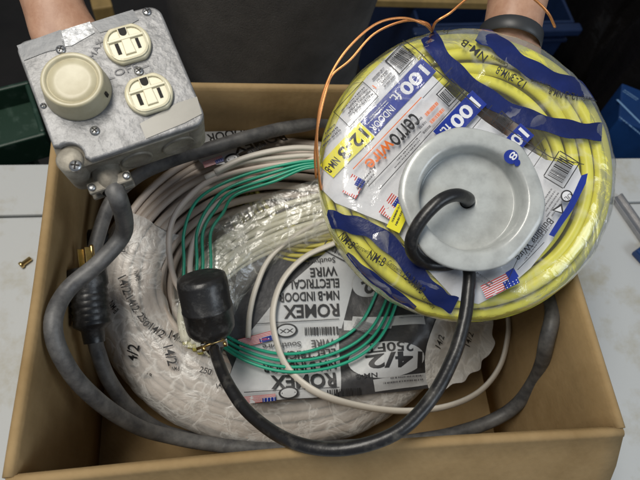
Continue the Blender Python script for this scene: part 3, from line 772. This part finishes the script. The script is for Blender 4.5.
# stripes and print on the clear film
pr = Print(SY, .0042)
def ribbon(px, w, m):
    c = catmull([V((x, y, 0)) for x, y in px], 8); up_ = []; lo_ = []
    for i, p in enumerate(c):
        t = (c[min(i+1, len(c)-1)] - c[max(i-1, 0)]).normalized(); n = V((t.y, -t.x, 0)); ww = w/2*(1+.12*math.sin(i*.7))
        up_.append((p.x+n.x*ww, p.y+n.y*ww)); lo_.append((p.x-n.x*ww, p.y-n.y*ww))
    mb = MB(); vs = []; nn = 6
    for i in range(len(c)):
        for k in range(nn+1):
            f = k/nn; vs.append(pr.s.W(lo_[i][0]*(1-f) + up_[i][0]*f, lo_[i][1]*(1-f) + up_[i][1]*f, .0040))
    mb.add(vs, [(i*(nn+1)+k, (i+1)*(nn+1)+k, (i+1)*(nn+1)+k+1, i*(nn+1)+k+1) for i in range(len(c)-1) for k in range(nn)])
    mb.build('blue_stripe', m, yc)
ribbon([(479, 33), (497, 43), (520, 62), (550, 78), (578, 88), (598, 92)], 17, INKNV)
ribbon([(428, 35), (446, 62), (472, 86), (505, 108), (540, 122), (575, 130), (602, 132)], 17, INKNV)
ribbon([(326, 218), (346, 223), (372, 231), (398, 252), (422, 280), (440, 298), (455, 306)], 17, INKNV)
ribbon([(345, 256), (362, 270), (385, 287), (414, 310)], 10, INKNV)
def along(px, items, m):
    for (txt, a, b, hh, bo) in items: pr.text(txt, a, b, hh, m, bo)
along(0, [('NM-B', (487, 58), (463, 41), 8, .01), ('Cerrowire', (507, 66), (490, 57), 4, .0), ('12-3', (525, 84), (512, 75), 8, .01), ('NM-B', (511, 76), (497, 68), 8, .01),
          ('Cerrowire', (549, 87), (530, 80), 4, .0), ('12-3', (575, 96), (563, 93), 7, .01), ('NM-B', (561, 94), (548, 89), 7, .01), ('Cerrowire', (603, 101), (579, 97), 5, .0), ('12-3', (449, 30), (439, 26), 5, .0)], INKB)
along(0, [('NM-B', (338, 238), (350, 250), 8, .01), ('Cerrowire', (353, 247), (370, 256), 5, 0), ('NM-B', (366, 258), (382, 267), 9, .01), ('Cerrowire', (386, 264), (400, 274), 5, 0), ('12-3', (401, 277), (409, 284), 8, .01), ('NM-B', (410, 285), (419, 294), 8, .01), ('Cerrowire', (420, 298), (431, 309), 5, 0)], INKB)
stripes = pr
# clear film
mb = MB(); vs = []; na, ns = 150, 36
for i in range(na+1):
    a = 2*math.pi*i/na
    for j in range(ns+1):
        q = j/ns
        if q < .62: r = .03 + (.116-.03)*q/.62; z = yh(r*KY*math.cos(a), r*KY*math.sin(a)) + .0032
        else:
            w = (q-.62)/.38*math.pi*.75; r = .116 + .0075*math.sin(min(w, math.pi/2)) - (max(0, w-math.pi/2)*.012); z = yh(.116*KY*math.cos(a), .116*KY*math.sin(a)) + .0032 - .026*(1-math.cos(w))
        r *= KY; p = V((r*math.cos(a), r*math.sin(a), z)); nz = abs(noise.noise(p*45))*.0022 + noise.noise(p*90)*.0005
        f = V((0, 0, 1)) if q < .62 else V((math.cos(a), math.sin(a), .2)).normalized()
        vs.append(MY @ (p + f*(nz if i not in (0, na) else nz)))
mb.add(vs, [(i*(ns+1)+j, (i+1)*(ns+1)+j, (i+1)*(ns+1)+j+1, i*(ns+1)+j+1) for i in range(na) for j in range(ns)])
for f, m_ in zip(stripes.mb.f, stripes.mb.m): mb.f.append(tuple(i + len(mb.v) for i in f)); mb.m.append(m_ + 1); mb.sm.append(True)
mb.v += stripes.mb.v
mb.build('clear_wrap', [CLEAR] + stripes.mats, yc)
mb = MB()
k0 = SY.W(431, 30, .004)
tube(mb, [k0, Q(424, 24, .476), Q(402, 18, .468), Q(376, 24, .462), Q(350, 46, .458), Q(332, 72, .458), Q(321, 102, .462), Q(317, 134, .47), Q(318, 165, .482), Q(321, 190, .495)], .00105, 8, 1, 8)
mb.build('copper_wire', COPPER, yc)
mb = MB()
tube(mb, [k0, Q(426, 23, .478), Q(404, 21, .474), Q(374, 34, .474), Q(350, 60, .474), Q(333, 74, .474), Q(327, 88, .474), Q(319, 120, .476), Q(315, 152, .486), Q(316, 178, .5)], .00105, 8, 1, 8)
mb.build('copper_wire', COPPER, yc)
mb = MB()
tube(mb, [k0, Q(436, 22, .478), Q(450, 13, .474), Q(464, 1, .468), Q(485, -14, .46), Q(512, -16, .455), Q(534, -1, .456), Q(548, 13, .462), Q(555, 27, .475)], .00105, 8, 1, 8)
mb.build('copper_wire', COPPER, yc)

# ================================================================== METAL PAN with its black cord and connector
dn = V((.01, .10, .99)).normalized(); dx = (V((1, 0, 0)) - dn*dn.x).normalized()
do = Q(466, 202, .472); DX, DN = R @ dx, R @ dn; DY = DN.cross(DX); MD = frame(do, DX, DY, DN)
pan = thing('metal_pan', 'round white metal lamp pan with black cord resting on the yellow coil', 'lamp pan', do)
def rm(a, j):
    if j < 11: return 1 + .004*math.sin(3*a+1)
    q = 0
    for c in (205, 320, 75, 20): 
        dd = math.radians(c) - a; dd = math.atan2(math.sin(dd), math.cos(dd)); q = max(q, 1 - (dd/.42)**2 if abs(dd) < .42 else 0)
    return (1 - .05*q*(j-10)/6) + .006*math.sin(5*a)*(j-10)/6
mb = MB()
lathe(mb, MD, [(.0066, -.0006), (.0068, .0012), (.0082, .0018), (.012, .0015), (.022, .001), (.032, .0006), (.0385, .0006), (.0402, .0014), (.0411, .0034), (.0424, .0140), (.0431, .0170), (.0444, .0184), (.0466, .0189), (.0520, .0188), (.0562, .0186), (.0569, .0181), (.0569, .0158)], 128, 0, rm)
pano = mb.build('pan', DISHM, pan); sm = pano.modifiers.new('thickness', 'SOLIDIFY'); sm.thickness = .0012; sm.offset = -1
SD = Surf(do, DX, DY, DN, lambda u, v: .0203)
pr = Print(SD, .0003)
pr.ell((511, 157), 7.5, 7, .6, INKBL); pr.text('8', (513, 151), (508, 157), 7, PAPER, .01); pr.ell((517, 163), 3, 3.5, .3, INKBL); pr.build('sticker', pan)
mb = MB(); lathe(mb, MD, [(.0001, -.0016), (.0072, -.0016), (.0072, -.003), (.0001, -.003)], 24); mb.build('dark_hole_disc', BLACK, pan)  # black disc under the centre hole, its colour stands in for the darkness inside
def D(u, v, z): return MD @ V((u, v, z))
hole = MD @ V((0, 0, 0))
bp = [MD @ V((0, 0, -.002)), MD @ V((-.001, .001, .010)), Q(456, 195, .447), Q(440, 201, .440), Q(422, 219, .440), Q(412, 238, .444), Q(413, 253, .455), Q(425, 263, .470), Q(444, 265, .476), Q(460, 262, .474), Q(469, 270, .468), Q(468, 295, .462), Q(464, 322, .455), Q(453, 358, .445), Q(430, 400, .43), Q(394, 434, .418), Q(340, 449, .418), Q(290, 441, .432), Q(250, 414, .465), Q(228, 384, .49), Q(217, 358, .515), Q(213, 340, .53)]
mb = MB(); tube(mb, bp, .0053, 16, 1, 8); mb.build('cord', BLACK, pan)
pa, pb = Q(212, 333, .528), Q(201, 276, .512)
Mx = cylm(pa, pb); L = (pb-pa).length
mb = MB()
lathe(mb, Mx, [(.0001, -.004), (.013, -.004), (.018, -.001), (.0215, .004), (.0222, .008), (.0224, .024), (.0229, .0245), (.0229, .0262), (.0224, .0268), (.0226, L-.006), (.0215, L-.001), (.018, L+.0005), (.0001, L+.0005)], 56)
con = mb.build('connector_body', PLUGB, pan)
mb = MB(); ca = pa + (pa-pb).normalized()*.006
tow = (CAM - pa).normalized(); ax = (pb-pa).normalized(); sd = ax.cross(tow).normalized(); tw = sd.cross(ax).normalized()
MC2 = frame(ca, sd, ax, tw)
lathe(mb, cylm(pa, pa + (pa-pb).normalized()*.02), [(.0085, .0), (.0085, .016), (.0068, .020)], 28, 1)
rbox(mb, MC2 @ Matrix.Translation((0, -.002, .0085)), .024, .008, .0035, .001); rbox(mb, MC2 @ Matrix.Translation((0, -.002, -.0085)), .024, .008, .0035, .001)
clp = mb.build('cord_clamp', [STEEL, PLUGB], con)
mb = MB()
for s_ in (-1, 1):
    tube(mb, [MC2 @ V((s_*.0095, -.002, -.012)), MC2 @ V((s_*.0095, -.002, .014))], .0018, 12, 1, 1)
    mb.build('clamp_screw', BRASS, clp); mb = MB()
tube(mb, [MC2 @ V((-.016, -.001, .0115)), MC2 @ V((.010, .003, .0118))], .0014, 10, 1, 1)
mb.build('wire_end', BRASS, clp)

# ================================================================== PERSON behind the table
per = thing('person', 'person in charcoal shirt behind the carton, holding up outlet box and yellow coil', 'person', (.055, .68, -.82))
def skin(name, verts, edges, m, parent, sub=2, root=0):
    me = bpy.data.meshes.new(name); me.from_pydata([v[0] for v in verts], edges, []); o = bpy.data.objects.new(name, me); COL.objects.link(o)
    md = o.modifiers.new('skin', 'SKIN'); md.use_smooth_shade = True
    for i, v in enumerate(verts):
        sv = me.skin_vertices[0].data[i]; r = v[1]; sv.radius = (r, r) if not isinstance(r, tuple) else r; sv.use_root = (i == root)
    s = o.modifiers.new('sub', 'SUBSURF'); s.levels = sub; s.render_levels = sub
    dg = bpy.context.evaluated_depsgraph_get(); ev = o.evaluated_get(dg); nm = bpy.data.meshes.new_from_object(ev)
    bpy.data.objects.remove(o); nm.name = name; nm.materials.clear(); nm.materials.append(m)
    for p in nm.polygons: p.use_smooth = True
    o = bpy.data.objects.new(name, nm); COL.objects.link(o); o.parent = parent; o.matrix_parent_inverse = world(parent).inverted()
    return o
vs = []; es = []
def vtx(p, r, pr_=None):
    vs.append((tuple(p), r)); i = len(vs)-1
    if pr_ is not None: es.append((pr_, i))
    return i
pel = vtx((.055, .68, -.06), .11); bel = vtx((.055, .685, .10), .095, pel); ch = vtx((.055, .69, .28), .11, bel); nk0 = vtx((.055, .69, .42), .085, ch); nk1 = vtx((.055, .68, .52), .055, nk0)
for s_ in (-1, 1):
    hp = vtx((.055+s_*.085, .68, -.12), .08, pel); kn = vtx((.055+s_*.1, .67, -.42), .055, hp); an = vtx((.055+s_*.1, .69, -.74), .036, kn); vtx((.055+s_*.11, .60, -.79), .03, an)
def arm(s_, elbow, wrist, palmdir, palmn, fingers_curl, wr=.028):
    sh = vtx((.055+s_*.17, .69, .40), .062, nk0); mid = vtx(V((.055+s_*.17, .69, .40)).lerp(elbow, .5) + V((s_*.02, 0, 0)), .05, sh)
    el = vtx(elbow, .041, mid); fa = vtx(elbow.lerp(wrist, .35), .043, el); fb = vtx(elbow.lerp(wrist, .72), .034, fa); w = vtx(wrist, wr, fb)
    side = palmdir.cross(palmn).normalized()
    k0 = vtx(wrist + palmdir*.035, (.026, .018), w); k = vtx(wrist + palmdir*.07, (.03, .015), k0)
    for i, (off, ln) in enumerate(((-.031, .066), (-.0105, .076), (.0105, .071), (.030, .056))):
        p = wrist + palmdir*.088 + side*off; d_ = palmdir; pi = vtx(p, .0092, k)
        for j, fr in enumerate((.45, .32, .23)):
            d_ = (d_*math.cos(fingers_curl[j]) + palmn*math.sin(fingers_curl[j])).normalized(); 
            palm2 = None
            p = p + d_*ln*fr; pi = vtx(p, (.0087, .0081, .0068)[j], pi)
    tb = side * (s_) * -1
    p = wrist + palmdir*.035 + tb*.026 + palmn*.004; t0 = vtx(p, .0125, k0); p = p + (palmdir*.95 + tb*.1 + palmn*.2).normalized()*.036; t1 = vtx(p, .0105, t0)
    p = p + (palmdir*.85 + palmn*.55).normalized()*.028; vtx(p, .0085, t1)
lw_ = Q(55, 14, .515)
arm(-1, V((-.215, .66, .42)), lw_, (oc + ex*.008 - en*.08 - lw_).normalized(), en, (.25, .35, .3), .027)
rw = Q(511, 33, .556)
tgt = MY @ V((.025, .04, -.082))
arm(1, V((.345, .66, .40)), rw, (tgt - rw).normalized(), yn, (.2, .35, .3), .028)
skin('body', vs, es, SKIN, per)
# shirt body lofted, with folds
mb = MB(); na = 72; lev = [(-.20, .150, .112), (-.12, .152, .115), (-.02, .150, .113), (.06, .148, .112), (.14, .149, .113), (.22, .155, .116), (.30, .165, .118), (.37, .172, .112), (.43, .165, .098), (.47, .11, .085), (.49, .075, .07)]
c = catmull([V(l) for l in lev], 8); vv = []
for (z, ax_, ay_) in c:
    for k in range(na):
        a = 2*math.pi*k/na; p = V((.055 + ax_*math.cos(a), .68 + ay_*math.sin(a), z))
        f = noise.noise(V((p.x*9, p.y*5, p.z*4)))*.010 + noise.noise(V((p.x*26, p.y*9, p.z*7)))*.004
        vv.append(p + V((math.cos(a), math.sin(a), 0))*f)
mb.add(vv, [(i*na+k, i*na+(k+1) % na, (i+1)*na+(k+1) % na, (i+1)*na+k) for i in range(len(c)-1) for k in range(na)])
mb.build('shirt', SHIRT, per)
for s_ in (-1, 1):
    sh = V((.055+s_*.15, .69, .40)); el = V((-.215, .66, .42)) if s_ < 0 else V((.345, .66, .40)); md_ = V((.055+s_*.17, .69, .40)).lerp(el, .5) + V((s_*.02, 0, 0))
    mb = MB(); tube(mb, [sh, sh.lerp(md_, .6), md_, md_.lerp(el, .6)], .066, 24, 1, 6, caps=False, rr=lambda t: 1.1 - .18*t); mb.build('sleeve', SHIRT, per)
    mb = MB(); tube(mb, [V((.055+s_*.075, .68, -.10)), V((.055+s_*.095, .675, -.4)), V((.055+s_*.1, .69, -.76))], .098, 24, 1, 6, rr=lambda t: 1.05-.4*t); mb.build('trouser_leg', TROUS, per)
# watch
mb = MB(); el = V((.345, .66, .40)); wd = (rw-el).normalized(); wc = Q(520, 28, .512); wc = rw + wd*.010
Mw = cylm(wc - wd*.011, wc + wd*.011)
lathe(mb, Mw, [(.0290, 0), (.0302, .001), (.0305, .007), (.0302, .013), (.0290, .014)], 36); mb.build('watch_strap', STRAP, per)

# ================================================================== THINGS BEYOND THE TABLE
bb = thing('storage_bin', 'blue plastic bin with a lipped edge on the floor behind the person', 'bin', P(490, 15, -.5))
pA, pB = P(418, 26, -.30), P(575, 22, -.30)
dirx = (pB-pA); dirx.z = 0; Lb = dirx.length; dirx.normalize(); diry = V((-dirx.y, dirx.x, 0)); MBn = frame(pA, dirx, diry, V((0, 0, 1)))
mb = MB()
for (x, y, w, l) in ((Lb/2, .004, Lb, .008), (Lb/2, .40, Lb, .008), (.004, .2, .008, .385), (Lb-.004, .2, .008, .385)): rbox(mb, MBn @ Matrix.Translation((x, y, -.25)), w, l, .5, .002)
rbox(mb, MBn @ Matrix.Translation((Lb/2, .2, -.497)), Lb-.018, .384, .008, 0)
mb.build('tub', BLUEP, bb)
mb = MB()
rbox(mb, MBn @ Matrix.Translation((Lb/2, -.014, -.012)), Lb+.03, .026, .024, .005)
rbox(mb, MBn @ Matrix.Translation((Lb/2, -.006, -.055)), Lb+.006, .010, .012, .003)
mb.build('lip', BLUEP, bb)
mb = MB(); a, b = P(395, -3, -.28), P(470, -1, -.28); rbox(mb, frame((a+b)/2, (b-a).normalized(), V((0, 0, 1)).cross((b-a).normalized()), V((0, 0, 1))), (b-a).length+.3, .05, .02, .002)
tag(mb.build('wooden_board', WOOD), 'tan wooden board lying across the far edge of the blue bin', 'board')
mb = MB(); a = P(101, 2, -.4); rbox(mb, Matrix.Translation(a) @ Matrix.Rotation(.25, 4, 'Z'), .05, .04, .82-.4, .004)
o = mb.build('wooden_post', WOOD); o.location.z = -.21; tag(o, 'short tan wooden post end visible above the outlet box', 'post')
def blob(name, c, s, m, label, cat, seed=0, amp=.25):
    bm = bmesh.new(); bmesh.ops.create_icosphere(bm, subdivisions=5, radius=1)
    for v in bm.verts:
        p = v.co.copy(); f = 1 + amp*noise.noise(p*1.6 + V((seed, 0, 0))) + amp*.45*abs(noise.noise(p*4 + V((0, seed, 0))))
        q = p*f
        if q.z < -.6: q.z = -.6 + (q.z+.6)*.1
        v.co = V((q.x*s[0], q.y*s[1], q.z*s[2])) + c
    bm.verts.index_update(); mb = MB(); mb.add([v.co for v in bm.verts], [[v.index for v in f.verts] for f in bm.faces]); bm.free()
    return tag(mb.build(name, m), label, cat)
blob('rubbish_bag', P(600, 30, -.5) + V((.06, .05, 0)), (.17, .2, .5), BAG, 'large shiny black bag slumped behind the table at the right', 'bag', 1)
blob('rubbish_bag', P(632, 70, -.42) + V((.06, 0, 0)), (.13, .12, .5), BAG, 'smaller black bag beside the blue printed carton', 'bag', 4)
# blue printed carton at the right edge
bc = P(655, 112, -.16); bc = P(660, 116, -.16); Mb = Matrix.Translation(bc) @ Matrix.Rotation(math.radians(-28), 4, 'Z') @ Matrix.Rotation(math.radians(-10), 4, 'X')
mb = MB(); rbox(mb, Mb @ Matrix.Translation((0, 0, -.10)), .17, .13, .20, .003)
bk = mb.build('printed_carton', BLUEB); tag(bk, 'blue printed carton with pale lettering behind the right end of the table', 'carton')
Sb = Surf(Mb.translation, Mb.col[0].to_3d(), Mb.col[1].to_3d(), Mb.col[2].to_3d(), lambda u, v: 0.0)
pr = Print(Sb, .0006)
PALEB = mat('pale_blue_ink', (.22, .38, .60), .4)
pr.line([(616, 100), (640, 124)], 1.6, PALEB); pr.fine((622, 92), (640, 104), 7, PALEB, 2, 21); pr.fine((618, 118), (640, 136), 5, PALEB, 1, 22)
pr.build('carton_print', bk)
# green tray at the left edge
gt = P(-8, 118, -.1); mb = MB(); Mg = Matrix.Translation(gt) @ Matrix.Rotation(math.radians(20), 4, 'Z')
for (x, y, w, l) in ((0, -.056, .14, .008), (0, .056, .14, .008), (-.066, 0, .008, .104), (.066, 0, .008, .104)): rbox(mb, Mg @ Matrix.Translation((x, y, -.03)), w, l, .06, .003)
rbox(mb, Mg @ Matrix.Translation((0, 0, -.05)), .125, .105, .012, 0)
rbox(mb, Mg @ Matrix.Translation((0, 0, -.39)), .05, .05, .66, .004)
tag(mb.build('green_tray', GREENP), 'dark green plastic tray with pale specks beyond the left end of the table', 'tray')
# metal strip and small bits on the table
a, b = P(616, 196, .004), P(662, 262, .004); dd = (b-a).normalized(); mb = MB()
Ma = frame((a+b)/2, dd, V((0, 0, 1)).cross(dd), V((0, 0, 1)))
rbox(mb, Ma @ Matrix.Translation((0, .0075, 0)), (b-a).length, .004, .008, .0008); rbox(mb, Ma @ Matrix.Translation((0, -.0075, 0)), (b-a).length, .004, .008, .0008); rbox(mb, Ma @ Matrix.Translation((0, 0, -.0022)), (b-a).length-.001, .0112, .003, 0)
tag(mb.build('metal_channel', ALU), 'thin grey metal channel lying on the table at the right edge', 'metal strip')
mb = MB(); Mt = Matrix.Translation(P(646, 256, .008)) @ Matrix.Rotation(.5, 4, 'Z'); rbox(mb, Mt, .024, .03, .015, .003)
rbox(mb, Mt @ Matrix.Translation((0, 0, .009)), .014, .018, .004, .001)
tag(mb.build('blue_cap', BLUEB), 'small blue plastic piece beside the metal channel on the table', 'plastic piece')
mb = MB(); a, b = P(20, 266, .004), P(31, 258, .004)
lathe(mb, cylm(a, b), [(.0001, 0), (.0036, 0), (.0044, .001), (.0044, .0035), (.003, .0045), (.003, (b-a).length-.001), (.0022, (b-a).length), (.0001, (b-a).length)], 20)
tag(mb.build('brass_fitting', BRASS), 'small brass fitting lying on the white table left of the carton', 'fitting')

# ================================================================== LIGHT
w = bpy.data.worlds.new('World'); S.world = w; w.use_nodes = True
w.node_tree.nodes['Background'].inputs['Color'].default_value = (.75, .85, 1, 1); w.node_tree.nodes['Background'].inputs['Strength'].default_value = .17
def area(name, loc, tgt, sx, sy, power, col):
    l = bpy.data.lights.new(name, 'AREA'); l.shape = 'RECTANGLE'; l.size = sx; l.size_y = sy; l.energy = power; l.color = col
    o = bpy.data.objects.new(name, l); COL.objects.link(o); o.location = loc; o.rotation_euler = (V(tgt)-V(loc)).to_track_quat('-Z', 'Y').to_euler(); return o
area('ceiling_lamp', (-.45, .36, 1.8), (.07, .22, .1), 1.1, .35, 27, (1, .95, .86))
area('window_light', (1.7, -.9, 1.6), (.1, .2, .1), .9, .9, 15, (.80, .90, 1))
S.view_settings.view_transform = 'Standard'; S.view_settings.look = 'None'; S.view_settings.exposure = 0; S.view_settings.gamma = 1
S.render.engine = 'CYCLES'
S.cycles.transparent_max_bounces = 16; S.cycles.max_bounces = 8
